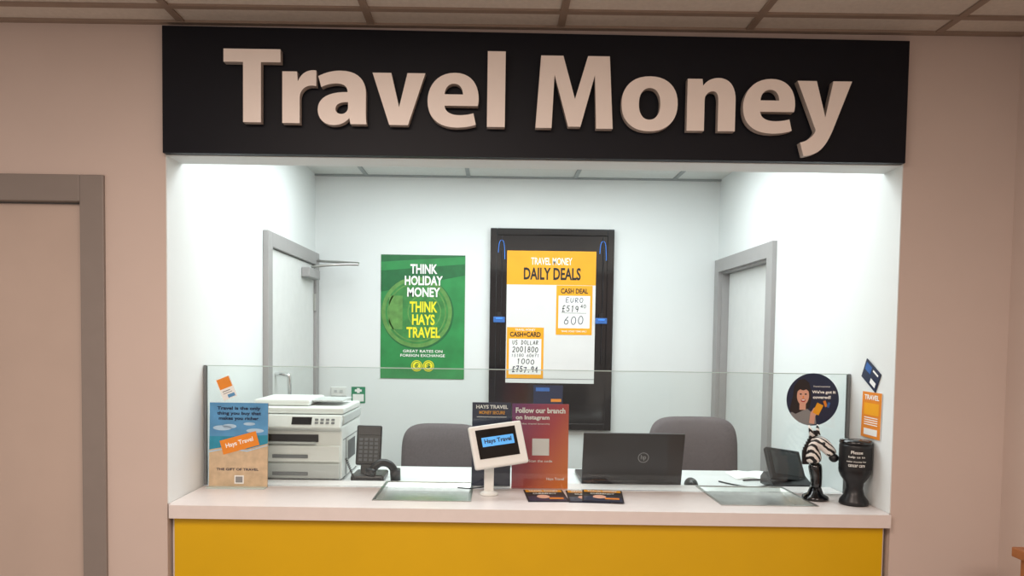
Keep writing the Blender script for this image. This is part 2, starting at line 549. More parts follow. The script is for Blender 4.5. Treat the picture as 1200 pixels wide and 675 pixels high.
G = {
 'T': [[(0, 90), (67, 90), (67, 74), (44, 74), (44, 0), (23, 0), (23, 74), (0, 74)]],
 'r': [path([(0, 0), (20.5, 0), (20.5, 32), (21, 41, 27, 47, 36, 46.5), (40, 46), (40, 65), (37, 65.4), (28, 65.4, 21.5, 60, 18.6, 52), (18.2, 52), (17.4, 63.5), (0, 63.5)])],
 'a': [path([(56, 0), (37.5, 0), (36.3, 7), (35.8, 7), (31.5, 1.5, 25, -1.5, 18, -1.5), (6, -1.5, 0, 7.5, 0, 17.5), (0, 32, 13, 39.6, 34, 39.3), (34, 40), (34, 44, 32, 49.8, 21.5, 49.8), (15, 49.8, 8, 47.5, 4, 45), (0.5, 58.5), (5, 61, 14, 65.5, 26, 65.5), (48, 65.5, 55, 52, 55, 38), (55, 15), (55, 9, 55.3, 3.5, 56, 0)]),
       path([(34.7, 27), (25, 27.2, 20.3, 24, 20.3, 18.5), (20.3, 14.5, 23, 12.3, 26.8, 12.3), (30.5, 12.3, 33.3, 14.7, 34.3, 17.9), (34.6, 18.8, 34.7, 19.7, 34.7, 20.5)])],
 'v': [[(0, 64), (22, 64), (31.5, 22), (41, 64), (62, 64), (42, 0), (20, 0)]],
 'e': [path([(59, 25), (20, 25), (20.5, 17, 28, 13.5, 37, 13.5), (43.5, 13.5, 49, 14.5, 54, 16), (57, 2), (50.5, -0.5, 43, -1.8, 34, -1.8), (12, -1.8, 0, 10.5, 0, 31), (0, 47.5, 10, 65.5, 32, 65.5), (52.5, 65.5, 60, 49.5, 60, 34), (60, 30.5, 59.5, 27, 59, 25)]),
       path([(20, 39), (41.5, 39), (41.5, 43.5, 39.5, 52.2, 31, 52.2), (23, 52.2, 20, 44.5, 20, 39)])],
 'l': [[(0, 0), (20.5, 0), (20.5, 93), (0, 93)]],
 'M': [[(0, 0), (5.5, 89), (31.5, 89), (46, 36), (60.5, 89), (86, 89), (91, 0), (71.5, 0), (69, 66), (53, 2), (38.5, 2), (21.5, 66), (19, 0)]],
 'o': [ellp(33, 32, 33, 33.8), ellp(33, 32, 12.6, 19.5)],
 'n': [path([(0, 0), (20.5, 0), (20.5, 37), (20.5, 39, 20.7, 41, 21.2, 42.3), (22.7, 46.3, 26, 49, 30, 49), (35.5, 49, 36.7, 43.5, 36.7, 36), (36.7, 0), (57, 0), (57, 38), (57, 57, 48, 65.4, 36.5, 65.4), (27, 65.4, 21, 60, 18.7, 56), (18.3, 56), (17.4, 64), (0, 64)])],
 'y': [path([(0, 64), (22.5, 64), (31, 31), (32, 27.5, 33, 23.5, 33.6, 20), (34, 20), (42, 64), (64, 64), (45, 9), (38, -12, 32, -19, 26, -23.5), (20, -27, 13, -28.5, 9.5, -28.5), (5, -12), (8, -11.5, 12, -10, 15, -7.5), (19, -4.5, 21.5, -1, 22.5, 1.5), (23, 2.8, 23, 3.5, 22.5, 5)])],
}
LET = [('T', -0.901, -0.715), ('r', -0.709, -0.598), ('a', -0.593, -0.433), ('v', -0.4145, -0.242), ('e', -0.234, -0.067), ('l', -0.039, 0.0195),
       ('M', 0.120, 0.373), ('o', 0.4006, 0.584), ('n', 0.615, 0.773), ('e', 0.798, 0.968), ('y', 0.974, 1.152)]
for ch, xa, xb in LET:
    xa *= 0.993; xb *= 0.993
    cu = bpy.data.curves.new('g', 'CURVE')
    cu.dimensions = '2D'; cu.fill_mode = 'BOTH'
    paths = G[ch]
    mx = max(p[0] for p in paths[0]); mn = min(p[0] for p in paths[0])
    for pa in paths:
        sp = cu.splines.new('POLY')
        sp.points.add(len(pa) - 1)
        for i, (x, y) in enumerate(pa):
            sp.points[i].co = (xa + (x - mn) / (mx - mn) * (xb - xa), y * 0.00260, 0, 1)
        sp.use_cyclic_u = True
    cu.extrude = 0.013
    t = bpy.data.objects.new('tmp', cu)
    COL.objects.link(t)
    me = eval_mesh(t)
    bpy.data.objects.remove(t)
    bz_ = 2.260 - 0.005 * (xa + 0.9)
    me.transform(Matrix.Translation((0, -0.050, bz_)) @ Matrix.Rotation(math.radians(90), 4, 'X'))
    me.materials.clear()
    o = add_mesh('letter', me, [LETM, LEDGE], s)
    for p in me.polygons:
        p.material_index = 0 if abs(p.normal.y) > 0.9 else 1
    xx = (xa + xb) / 2 if ch in 'Tlvy' else xa + 0.026
    zz_ = 2.34 if ch in 'TlMn' else 2.29
    cyl('standoff_pin', (xx, -0.0375, zz_ + .03), (xx, -0.0295, zz_ + .03), 0.005, 0.005, STEEL, s, 10)

# ------------------------------------------------------------ counter
c = thing('counter', 'service counter with white worktop and yellow front', 'counter', (0.12, 0.1, 0))
ty0, ty1 = 0.10, 0.42
tr = [(-0.42, -0.09), (0.815, 1.140)]
bt, tt = 0.945, 0.990
boxes('worktop', [(-1.098, 1.346, -0.022, 0.0, bt, tt), (XL + 0.004, XRW - 0.004, 0.0, ty0, bt, tt), (XL + 0.004, tr[0][0], ty0, ty1, bt, tt), (tr[0][1], tr[1][0], ty0, ty1, bt, tt),
                  (tr[1][1], XRW - 0.004, ty0, ty1, bt, tt), (XL + 0.004, XRW - 0.004, ty1, 0.45, bt, tt)], LAM, c)
box('front_panel', -1.090, 1.333, 0.004, 0.022, 0.08, 0.944, YEL, c)
boxes('cabinet_body', [(-1.104, 1.347, 0.024, 0.05, 0.0, 0.944), (-1.104, -1.08, 0.05, 0.44, 0.0, 0.944), (1.32, 1.347, 0.05, 0.44, 0.0, 0.944)], LAM, c)
for a, b in tr:
    t = thing('cash_tray', 'recessed steel cash tray set into the worktop', 'tray', ((a + b) / 2, 0.26, 0.96), 'cash trays in the counter')
    w = 0.010
    boxes('tray_rim', [(a - w, b + w, ty0 - w, ty0, 0.9905, 0.993), (a - w, b + w, ty1, ty1 + w, 0.9905, 0.993), (a - w, a, ty0, ty1, 0.9905, 0.993), (b, b + w, ty0, ty1, 0.9905, 0.993)], STEEL, t)
    bm = bmesh.new()
    n = 14
    rows = []
    for i in range(n + 1):
        f = i / n
        y = ty0 + 0.001 + (ty1 - ty0 - 0.002) * f
        z = 0.9905 - 0.036 * math.sin(math.pi * f) ** 0.6
        rows.append((bm.verts.new((a + 0.001, y, z)), bm.verts.new((b - 0.001, y, z)), bm.verts.new((a + 0.001, y, 0.9905)), bm.verts.new((b - 0.001, y, 0.9905))))
    for p, q in zip(rows[:-1], rows[1:]):
        bm.faces.new((p[0], p[1], q[1], q[0]))
        if (p[0].co - p[2].co).length + (q[0].co - q[2].co).length > 1e-5:
            bm.faces.new((p[0], q[0], q[2], p[2])); bm.faces.new((p[1], q[1], q[3], p[3]))
    bm_obj('tray_basin', bm, STEEL, t, smooth=False)

dk = thing('staff_desk', 'white laminate staff desk behind the counter', 'desk', (0.12, 0.66, 0))
box('desk_top', XL + 0.004, XRW - 0.004, 0.4505, 0.88, 0.945, 0.975, LAMB, dk, 0.002)
for x in (-1.10, 0.10, 1.31):
    box('desk_support', x, x + 0.03, 0.47, 0.84, 0, 0.945, LAMB, dk)

gy = 0.317
g = thing('glass_screen', 'low clear glass security screen standing on the counter', 'screen', (0.12, gy, 0.99))
box('glass_pane', XL + 0.008, XRW - 0.008, gy - 0.004, gy + 0.004, 0.9935, 1.449, GLASS, g)
box('polished_edge', XL + 0.008, XRW - 0.008, gy - 0.004, gy + 0.004, 1.449, 1.452, EDGE, g)
box('wall_channel', XL + 0.0035, XL + 0.012, gy - 0.008, gy + 0.008, 0.9935, 1.452, GPL, g)
box('wall_channel', XRW - 0.012, XRW - 0.0035, gy - 0.008, gy + 0.008, 0.9935, 1.452, GPL, g)

# ------------------------------------------------------------ back wall: green poster
p = thing('poster', 'green coin poster advertising holiday money on white wall', 'poster', (-0.45, YB - 0.006, 1.31))
A = Art((-0.708, YB - 0.004, 2.071), XR, ZU, 0.515, 0.758)
slab('poster_sheet', A, 0.0035, GRN3, p)
A.rect(0, 0, 1, 1, GRN1, 0)
A.poly([(0, 0), (1, 0), (1, 0.16), (0, 0.30)], GRN3, 1)
A.poly([(0, 0.06), (1, 0.01), (1, 0.07), (0, 0.13)], GRN1, 2)
A.ell(0.44, 0.47, 0.43, 0.292, GRN3, 3)
A.ell(0.43, 0.462, 0.42, 0.285, GRN2, 4)
A.ell(0.43, 0.462, 0.375, 0.255, GRN4, 5)
A.ring(0.43, 0.462, 0.35, 0.238, 0.04, GRN2, 6)
A.text('1', 0.10, 0.33, 0.26, 0.60, GRN2, 6, 0.03)
A.ring(0.52, 0.46, 0.20, 0.14, 0.06, GRN2, 6)
for t, v in (('THINK', 0.075), ('HOLIDAY', 0.168), ('MONEY', 0.261)):
    wd = {'THINK': 0.32, 'HOLIDAY': 0.45, 'MONEY': 0.39}[t]
    A.text(t, 0.51 - wd / 2, v, 0.51 + wd / 2, v + 0.077, WINK, 9, 0.03)
for t, v in (('THINK', 0.375), ('HAYS', 0.478), ('TRAVEL', 0.581)):
    wd = {'THINK': 0.33, 'HAYS': 0.27, 'TRAVEL': 0.40}[t]
    A.text(t, 0.51 - wd / 2, v, 0.51 + wd / 2, v + 0.087, YINK, 9, 0.03)
A.text('GREAT RATES ON', 0.27, 0.765, 0.74, 0.787, WINK, 9, 0.01)
A.text('FOREIGN EXCHANGE', 0.24, 0.800, 0.77, 0.822, WINK, 9, 0.01)
for cu, ch in ((0.435, '€'), (0.575, '$')):
    A.ring(cu, 0.895, 0.066, 0.045, 0.14, YINK, 9)
    A.ell(cu, 0.895, 0.048, 0.033, YINK, 9)
    A.text(ch, cu - 0.026, 0.873, cu + 0.026, 0.917, GRN3, 10, 0.03)
A.finish('printed_artwork', p)

# ------------------------------------------------------------ display board
b = thing('display_board', 'tall black glossy display board holding a white deals poster', 'display board', (0.335, YB - 0.02, 1.01))
boxes('board_frame', [(-0.040, 0.0, YB - 0.035, YB - 0.001, 1.012, 2.237), (0.672, 0.712, YB - 0.035, YB - 0.001, 1.012, 2.237),
                      (0.0, 0.672, YB - 0.035, YB - 0.001, 2.197, 2.237), (0.0, 0.672, YB - 0.035, YB - 0.001, 1.012, 1.052)], BGL, b, 0.003)
box('board_panel', 0.0, 0.672, YB - 0.022, YB - 0.001, 1.052, 2.197, BGL, b)
for x in (0.028, 0.645):
    tube('hanging_cable', [(x, YB - 0.028, 2.19), (x + 0.004, YB - 0.03, 2.0), (x, YB - 0.028, 1.60), (x, YB - 0.028, 1.42)], 0.003, DKG, b)
    tube('blue_light_wire', [(x - 0.02, YB - 0.028, 2.09), (x - 0.018, YB - 0.028, 2.15), (x, YB - 0.028, 2.17), (x + 0.018, YB - 0.028, 2.15), (x + 0.02, YB - 0.028, 2.05)], 0.0018, LEDB, b)
for x in (0.018, 0.64):
    box('card_clip', x - 0.035, x + 0.035, YB - 0.045, YB - 0.023, 1.665, 1.70, BLUE, b, 0.003)
    box('clip_light', x - 0.02, x + 0.02, YB - 0.048, YB - 0.0445, 1.685, 1.695, LEDB, b)
    box('clip_hook', x - 0.012, x + 0.012, YB - 0.040, YB - 0.023, 1.70, 1.73, BPL, b)

p = thing('deals_poster', 'white poster with orange header and handwritten rate cards', 'poster', (0.335, YB - 0.03, 1.30))
A = Art((0.062, YB - 0.026, 2.103), XR, ZU, 0.542, 0.805)
slab('poster_sheet', A, 0.003, PAPERB, p)
A.rect(0, 0, 1, 1, PAPERB, 0)
A.rect(0, 0, 1, 0.255, ORG, 1)
A.text('TRAVEL MONEY', 0.27, 0.050, 0.73, 0.105, WINK, 3, 0.012)
A.text('DAILY DEALS', 0.19, 0.125, 0.83, 0.218, INK, 3, 0.028)
A.rect(0.0, 0.965, 1, 0.970, GREYI, 1)
# cash deal card
A.rect(0.56, 0.258, 0.965, 0.630, ORG, 3)
A.text('CASH DEAL', 0.61, 0.280, 0.915, 0.318, INK, 5, 0.025)
A.rect(0.585, 0.335, 0.94, 0.580, PAPER, 4)
A.hand('EURO', 0.66, 0.350, 0.87, 0.386, PEN, 5, 0.0036, 1)
A.hand('£519', 0.62, 0.410, 0.82, 0.454, INK, 5, 0.0046, 2)
A.hand('40', 0.83, 0.402, 0.90, 0.427, INK, 5, 0.0032, 3)
A.rect(0.62, 0.464, 0.90, 0.467, INK, 5)
A.hand('600', 0.64, 0.490, 0.88, 0.552, PEN, 5, 0.0044, 4)
A.text('TRAVEL MONEY TERMS APPLY', 0.62, 0.597, 0.91, 0.610, WINK, 5, 0.01)
# cash and card
A.rect(0.01, 0.578, 0.425, 0.965, ORG, 3)
A.text('TRAVEL MONEY', 0.10, 0.588, 0.33, 0.604, WINK, 5, 0.01)
A.text('CASH+CARD', 0.045, 0.612, 0.39, 0.650, INK, 5, 0.025)
A.rect(0.035, 0.665, 0.40, 0.935, PAPER, 4)
A.hand('US DOLLAR', 0.07, 0.678, 0.37, 0.708, INK, 5, 0.0034, 5)
A.hand('200|800', 0.07, 0.728, 0.37, 0.765, INK, 5, 0.0042, 6)
A.hand('15180 60671', 0.06, 0.780, 0.38, 0.802, PEN, 5, 0.0024, 7)
A.hand('1000', 0.12, 0.820, 0.33, 0.856, INK, 5, 0.0042, 8)
A.hand('£757.94', 0.07, 0.876, 0.37, 0.918, NAVY, 5, 0.0052, 9)
A.finish('printed_artwork', p)

p = thing('leaflet_card', 'small dark blue printed card on the black board', 'card', (0.325, YB - 0.03, 1.17))
A = Art((0.235, YB - 0.028, 1.285), XR, ZU, 0.18, 0.115)
slab('card_sheet', A, 0.003, NAVY, p)
A.rect(0, 0, 1, 1, NAVY, 0)
A.rect(0.08, 0.12, 0.55, 0.32, BLUE, 2)
A.rect(0.6, 0.72, 0.95, 0.88, DORG, 2)
A.finish('printed_artwork', p)

# small wall fittings on the back wall
w = thing('wall_socket', 'white plastic wall socket plate on the back wall', 'socket', (-0.96, YB - 0.01, 1.21))
box('face_plate', -1.01, -0.915, YB - 0.010, YB - 0.0005, 1.20, 1.255, WPL, w, 0.003)
for q in (-0.99, -0.955):
    box('switch', q, q + 0.018, YB - 0.014, YB - 0.0095, 1.222, 1.238, WPL2, w)
w = thing('safety_notice', 'small green and white safety notice on wall', 'notice', (-0.84, YB - 0.004, 1.15))
A = Art((-0.885, YB - 0.003, 1.258), XR, ZU, 0.085, 0.10)
slab('notice_sheet', A, 0.0025, SAFE, w)
A.rect(0, 0, 1, 1, SAFE, 0)
A.rect(0.1, 0.45, 0.9, 0.9, PAPER, 1)
A.rect(0.40, 0.08, 0.60, 0.38, PAPER, 1); A.rect(0.25, 0.16, 0.75, 0.30, PAPER, 2)
A.finish('printed_artwork', w)

# ------------------------------------------------------------ chairs
def chair(x, y, top, wd, ang, lab):
    r = thing('office_chair', lab, 'chair', (x, y, 0), 'staff office chairs')
    R = Matrix.Translation((x, y, 0)) @ Matrix.Rotation(math.radians(ang), 4, 'Z') @ Matrix.Translation((-x, -y, 0))
    def cushion(name, w, h, t, M, p=4.5, dish=0.03):
        bm = bmesh.new()
        n = 48
        rings = []
        prof = [(0.55, -1), (0.88, -0.85), (0.98, -0.4), (1.0, 0.0), (0.98, 0.4), (0.88, 0.85), (0.55, 1)]
        for sc, d in prof:
            ring = []
            for i in range(n):
                a = 2 * math.pi * i / n
                ca, sa = math.cos(a), math.sin(a)
                xx = math.copysign(abs(ca) ** (2 / p), ca) * w / 2 * sc
                zz = math.copysign(abs(sa) ** (2 / p), sa) * h / 2 * sc
                ring.append(bm.verts.new(M @ Vector((xx, d * t / 2 - dish * (xx / (w / 2)) ** 2, zz))))
            rings.append(ring)
        for q, s2 in zip(rings[:-1], rings[1:]):
            for i in range(n):
                j = (i + 1) % n
                bm.faces.new((q[i], q[j], s2[j], s2[i]))
        bm.faces.new(rings[0]); bm.faces.new(rings[-1])
        bm.transform(R)
        return bm_obj(name, bm, FAB, r, smooth=True)
    h = 0.46
    cushion('backrest', wd, h, 0.07, Matrix.Translation((x, y, top - h / 2)) @ Matrix.Rotation(math.radians(-4), 4, 'X'))
    sz = top - h - 0.10
    cushion('seat', wd + 0.02, 0.44, 0.08, Matrix.Translation((x, y - 0.23, sz)) @ Matrix.Rotation(math.radians(90), 4, 'X'), dish=0.0)
    bm = bmesh.new()
    bm_box(bm, x - 0.03, x + 0.03, y + 0.035, y + 0.055, sz - 0.05, top - 0.2)
    bm.transform(R)
    bm_obj('back_bracket', bm, BPL, r)
    bm = bmesh.new()
    bm_box(bm, x - 0.03, x + 0.03, y - 0.3, y + 0.05, sz - 0.06, sz - 0.04)
    bm.transform(R)
    bm_obj('seat_plate', bm, BPL, r)
    cc = R @ Vector((x, y - 0.22, 0))
    cyl('gas_column', (cc.x, cc.y, 0.09), (cc.x, cc.y, sz - 0.05), 0.028, 0.022, DKG, r)
    for k in range(5):
        a = 2 * math.pi * k / 5 + 0.3
        ex, ey = cc.x + 0.26 * math.cos(a), cc.y + 0.26 * math.sin(a)
        cyl('base_arm', (cc.x, cc.y, 0.11), (ex, ey, 0.075), 0.024, 0.014, BPL, r, 10)
        cyl('castor', (ex - 0.02 * math.sin(a), ey + 0.02 * math.cos(a), 0.028), (ex + 0.02 * math.sin(a), ey - 0.02 * math.cos(a), 0.028), 0.028, 0.028, BPL, r, 16)
    return r
chair(-0.28, 1.56, 1.095, 0.46, -3, 'grey fabric office chair with lower backrest beside green poster')
chair(1.005, 1.25, 1.185, 0.46, 3, 'grey fabric office chair raised higher near recessed door')

# ------------------------------------------------------------ printer
DT = 0.975
pr = thing('printer', 'white multifunction laser printer on the desk', 'printer', (-0.82, 0.66, DT))
px0, px1, py0, py1 = -1.035, -0.612, 0.47, 0.87
box('printer_body', px0 + 0.005, px1 - 0.005, py0 + 0.01, py1, DT + 0.012, 1.205, WPL, pr, 0.008)
box('base_plinth', px0 + 0.02, px1 - 0.02, py0 + 0.03, py1 - 0.01, DT, DT + 0.014, GPL, pr)
box('paper_drawer', px0 + 0.015, px1 - 0.012, py0 - 0.002, py0 + 0.02, DT + 0.016, DT + 0.078, WPL2, pr, 0.004)
box('paper_drawer', px0 + 0.015, px1 - 0.012, py0 - 0.002, py0 + 0.02, DT + 0.084, DT + 0.150, WPL, pr, 0.004)
box('drawer_grip', px0 + 0.14, px1 - 0.14, py0 - 0.006, py0 - 0.001, DT + 0.030, DT + 0.044, GPL, pr)
box('drawer_grip', px0 + 0.14, px1 - 0.14, py0 - 0.006, py0 - 0.001, DT + 0.100, DT + 0.114, GPL, pr)
box('output_slot', px0 + 0.04, px1 - 0.10, py0 + 0.004, py0 + 0.03, DT + 0.165, DT + 0.195, BPL, pr)
box('output_tray', px0 + 0.05, px1 - 0.11, py0 - 0.012, py0 + 0.03, DT + 0.158, DT + 0.166, WPL2, pr, 0.002)
M = Matrix.Translation((0, py0 + 0.01, 1.215)) @ Matrix.Rotation(math.radians(-28), 4, 'X') @ Matrix.Translation((0, -py0 - 0.01, -1.215))
box('control_panel', px0 + 0.01, px1 - 0.005, py0 - 0.012, py0 + 0.02, 1.185, 1.245, WPL, pr, 0.006, M)
box('display', px0 + 0.22, px0 + 0.30, py0 - 0.014, py0 - 0.010, 1.20, 1.232, BGL, pr, 0.0, M)
for i in range(4):
    for j in range(2):
        box('button', px1 - 0.11 + 0.022 * i, px1 - 0.097 + 0.022 * i, py0 - 0.015, py0 - 0.011, 1.204 + 0.014 * j, 1.212 + 0.014 * j, GPL, pr, 0.0, M)
box('scanner_bed', px0, px1, py0 + 0.03, py1, 1.208, 1.248, WPL2, pr, 0.006)
box('scanner_lid', px0 + 0.004, px1 - 0.004, py0 + 0.035, py1, 1.250, 1.275, WPL, pr, 0.006)
box('document_feeder', px0 + 0.03, px1 - 0.16, py0 + 0.10, py1 - 0.02, 1.276, 1.302, WPL, pr, 0.008)
box('feeder_tray', px1 - 0.27, px1 - 0.03, py0 + 0.14, py1 - 0.06, 1.292, 1.298, WPL2, pr, 0.002)
o = boxes('side_vents', [(px1 - 0.006, px1 - 0.003, 0.60 + 0.02 * i, 0.61 + 0.02 * i, 1.05, 1.13) for i in range(8)], GPL, pr)
o = boxes('side_panel_line', [(px1 - 0.0055, px1 - 0.003, py0 + 0.03, py1 - 0.02, 1.145, 1.148), (px1 - 0.0055, px1 - 0.003, 0.555, 0.558, 0.995, 1.146)], GPL, pr)

# ------------------------------------------------------------ desk telephone
tp = thing('desk_telephone', 'black desk telephone with upright keypad and handset', 'telephone', (-0.50, 0.56, DT))
M = Matrix.Translation((-0.525, 0.55, DT)) @ Matrix.Rotation(math.radians(-14), 4, 'X') @ Matrix.Rotation(math.radians(8), 4, 'Z')
bm = bmesh.new(); bm_box(bm, -0.052, 0.052, -0.015, 0.015, 0.06, 0.225, 0.006); bm.transform(M)
bm_obj('keypad_body', bm, BPL, tp)
bm = bmesh.new()
for i in range(4):
    for j in range(6):
        bm_box(bm, -0.040 + i * 0.021, -0.026 + i * 0.021, -0.0175, -0.0145, 0.075 + j * 0.017, 0.086 + j * 0.017)
bm.transform(M); bm_obj('keys', bm, KEYM, tp)
bm = bmesh.new(); bm_box(bm, -0.042, 0.042, -0.018, -0.0145, 0.185, 0.213); bm.transform(M)
bm_obj('display', bm, DKG, tp)
box('phone_base', -0.585, -0.45, 0.49, 0.64, DT + 0.0005, DT + 0.028, BPL, tp, 0.008)
bm = bmesh.new(); bm_box(bm, -0.03, 0.03, -0.012, 0.012, 0.018, 0.10, 0.004); bm.transform(M)
bm_obj('support_foot', bm, BPL, tp)
tube('handset', [(-0.500, 0.50, DT + 0.045), (-0.480, 0.505, DT + 0.075), (-0.450, 0.515, DT + 0.08), (-0.420, 0.525, DT + 0.065), (-0.410, 0.53, DT + 0.04)], 0.016, BPL, tp)
cyl('earpiece', (-0.502, 0.50, DT + 0.055), (-0.505, 0.495, DT + 0.029), 0.024, 0.022, BPL, tp)
cyl('mouthpiece', (-0.408, 0.53, DT + 0.050), (-0.406, 0.533, DT + 0.003), 0.022, 0.021, BPL, tp)
pts = []
for i in range(60):
    a = i * 1.2
    pts.append((-0.60 + 0.0006 * i + 0.005 * math.cos(a), 0.478 + 0.004 * math.sin(a), DT + 0.10 - 0.0015 * i))
tube('coiled_cord', pts, 0.0018, BPL, tp)

# ------------------------------------------------------------ brochure stand (beach picture)
p = thing('beach_leaflet_stand', 'acrylic stand with beach leaflet about buying travel', 'leaflet stand', (-0.97, 0.29, 0.99))
up = Vector((0, 0.04, 1)).normalized()
A = Art((-1.082, 0.300, 1.311), XR, up, 0.222, 0.32)
slab('leaflet', A, 0.004, SAND, p)
A.rect(0, 0, 1, 0.42, SKY, 0)
A.ell(0.22, 0.30, 0.16, 0.030, CLOUD, 1); A.ell(0.34, 0.28, 0.12, 0.026, CLOUD, 1); A.ell(0.78, 0.33, 0.15, 0.026, CLOUD, 1); A.ell(0.68, 0.25, 0.10, 0.018, CLOUD, 1)
A.poly([(0, 0.40), (0.45, 0.40), (1, 0.38), (1, 0.55), (0, 0.60)], SEA, 1)
A.poly([(0, 0.56), (0.3, 0.52), (0.65, 0.55), (1, 0.48), (1, 1), (0, 1)], SAND, 2)
A.poly([(0, 0.575), (0.3, 0.535), (0.65, 0.565), (1, 0.495), (1, 0.505), (0.65, 0.58), (0.3, 0.55), (0, 0.592)], CLOUD, 3)
A.text('Travel is the only', 0.13, 0.045, 0.87, 0.095, NAVY, 4, 0.03)
A.text('thing you buy that', 0.13, 0.105, 0.88, 0.155, NAVY, 4, 0.03)
A.text('makes you richer', 0.16, 0.165, 0.84, 0.215, NAVY, 4, 0.03)
A.rot_rect(0.52, 0.475, 0.64, 0.17, 16, DORG, 5)
A.text('Hays Travel', 0.28, 0.44, 0.76, 0.51, WINK, 6, 0.02, 16)
A.text('THE GIFT OF TRAVEL', 0.13, 0.775, 0.85, 0.805, NAVY, 5, 0.02)
A.rect(0.44, 0.86, 0.60, 0.96, PAPER, 5)
A.rect(0.46, 0.875, 0.58, 0.945, GREYI, 6)
A.finish('printed_artwork', p)
box('acrylic_foot', -1.08, -0.862, 0.255, 0.302, 0.9905, 0.994, EDGE, p)

# tilted small orange gift card
p = thing('gift_card', 'orange and white card tilted on the glass screen', 'card', (-1.02, 0.308, 1.31))
A = Art((-1.065, 0.311, 1.395), (math.cos(math.radians(22)), 0, math.sin(math.radians(22))), (-math.sin(math.radians(22)), 0, math.cos(math.radians(22))), 0.055, 0.085)
slab('card_sheet', A, 0.0015, PAPER, p)
A.rect(0, 0, 1, 1, PAPER, 0)
A.rect(0.05, 0.03, 0.95, 0.5, DORG, 1)
A.rect(0.15, 0.6, 0.7, 0.64, GREYI, 1); A.rect(0.15, 0.7, 0.8, 0.73, GREYI, 1); A.rect(0.4, 0.8, 0.9, 0.95, SKY, 1)
A.finish('printed_artwork', p)

# ------------------------------------------------------------ customer display tablet
tb = thing('customer_display', 'white customer tablet display on a slim stand', 'tablet', (-0.015, 0.21, 0.99))
cx, cy = -0.018, 0.215
lathe('stand_base', (cx, cy, 0.9905), [(0.034, 0), (0.034, 0.006), (0.026, 0.012), (0.016, 0.016)], WPL, tb)
box('stand_post', cx - 0.018, cx + 0.018, cy - 0.008, cy + 0.008, 1.003, 1.14, WPL, tb, 0.004)
M = Matrix.Translation((0.014, 0.185, 1.180)) @ Matrix.Rotation(math.radians(-7), 4, 'Y') @ Matrix.Rotation(math.radians(14), 4, 'Z') @ Matrix.Rotation(math.radians(-20), 4, 'X')
bm = bmesh.new(); bm_box(bm, -0.100, 0.100, -0.010, 0.012, -0.080, 0.080, 0.007, seg=3); bm.transform(M)
bm_obj('display_case', bm, WPL, tb)
bm = bmesh.new(); bm_box(bm, -0.035, 0.035, 0.010, 0.035, -0.045, 0.02, 0.008); bm.transform(M)
bm_obj('mount_bracket', bm, WPL, tb)
tl = M @ Vector((-0.078, -0.0112, 0.062))
A = Art(tl, M.to_3x3() @ Vector((1, 0, 0)), M.to_3x3() @ Vector((0, 0, 1)), 0.150, 0.108)
A.rect(0, 0, 1, 1, BGL, 0)
A.rect(0.12, 0.28, 0.92, 0.60, LCD, 1)
A.text('Hays Travel', 0.18, 0.34, 0.86, 0.54, NAVY, 2, 0.03)
A.finish('screen', tb)
tube('power_cable', [(cx - 0.005, cy + 0.01, 1.02), (cx - 0.06, cy + 0.06, 1.0), (cx - 0.10, 0.30, 0.996), (cx - 0.12, 0.305, 0.997)], 0.0025, BPL, tb)

# ------------------------------------------------------------ social media sign + navy leaflet
p = thing('social_media_sign', 'red and orange acrylic sign inviting customers to follow', 'sign', (0.175, 0.345, 0.99))
A = Art((0.068, 0.350, 1.318), XR, (0, 0.03, 1), 0.218, 0.327)
slab('sign_sheet', A, 0.004, SUN, p)
A.rect(0, 0, 1, 1, SUN, 0)
A.text('Follow our branch', 0.06, 0.045, 0.94, 0.11, WINK, 3, 0.035)
A.text('on Instagram', 0.06, 0.135, 0.66, 0.20, WINK, 3, 0.035)
A.text('(at the travel branch)', 0.08, 0.225, 0.66, 0.25, WINK, 3, 0.005)
A.rect(0.36, 0.41, 0.66, 0.61, PAPER, 3)
A.text('Scan the code', 0.30, 0.66, 0.72, 0.69, WINK, 3, 0.01)
A.text('Hays Travel', 0.62, 0.87, 0.93, 0.91, WINK, 3, 0.02)
A.finish('printed_artwork', p)
box('acrylic_foot', 0.07, 0.284, 0.346, 0.40, 0.9905, 0.994, EDGE, p)

p = thing('navy_leaflet_sign', 'dark navy leaflet in acrylic holder behind the tablet', 'sign', (-0.01, 0.37, 0.99))
A = Art((-0.088, 0.385, 1.318), XR, (0, 0.03, 1), 0.152, 0.327)
slab('sign_sheet', A, 0.004, NAVY, p)
A.rect(0, 0, 1, 1, NAVY, 0)
A.text('HAYS TRAVEL', 0.10, 0.03, 0.92, 0.075, WINK, 2, 0.03)
A.text('MONEY SECURE', 0.18, 0.10, 0.84, 0.14, ORG, 2, 0.02)
A.rect(0.12, 0.17, 0.88, 0.176, WINK, 2)
A.finish('printed_artwork', p)
box('acrylic_foot', -0.088, 0.064, 0.38, 0.416, 0.9905, 0.994, EDGE, p)

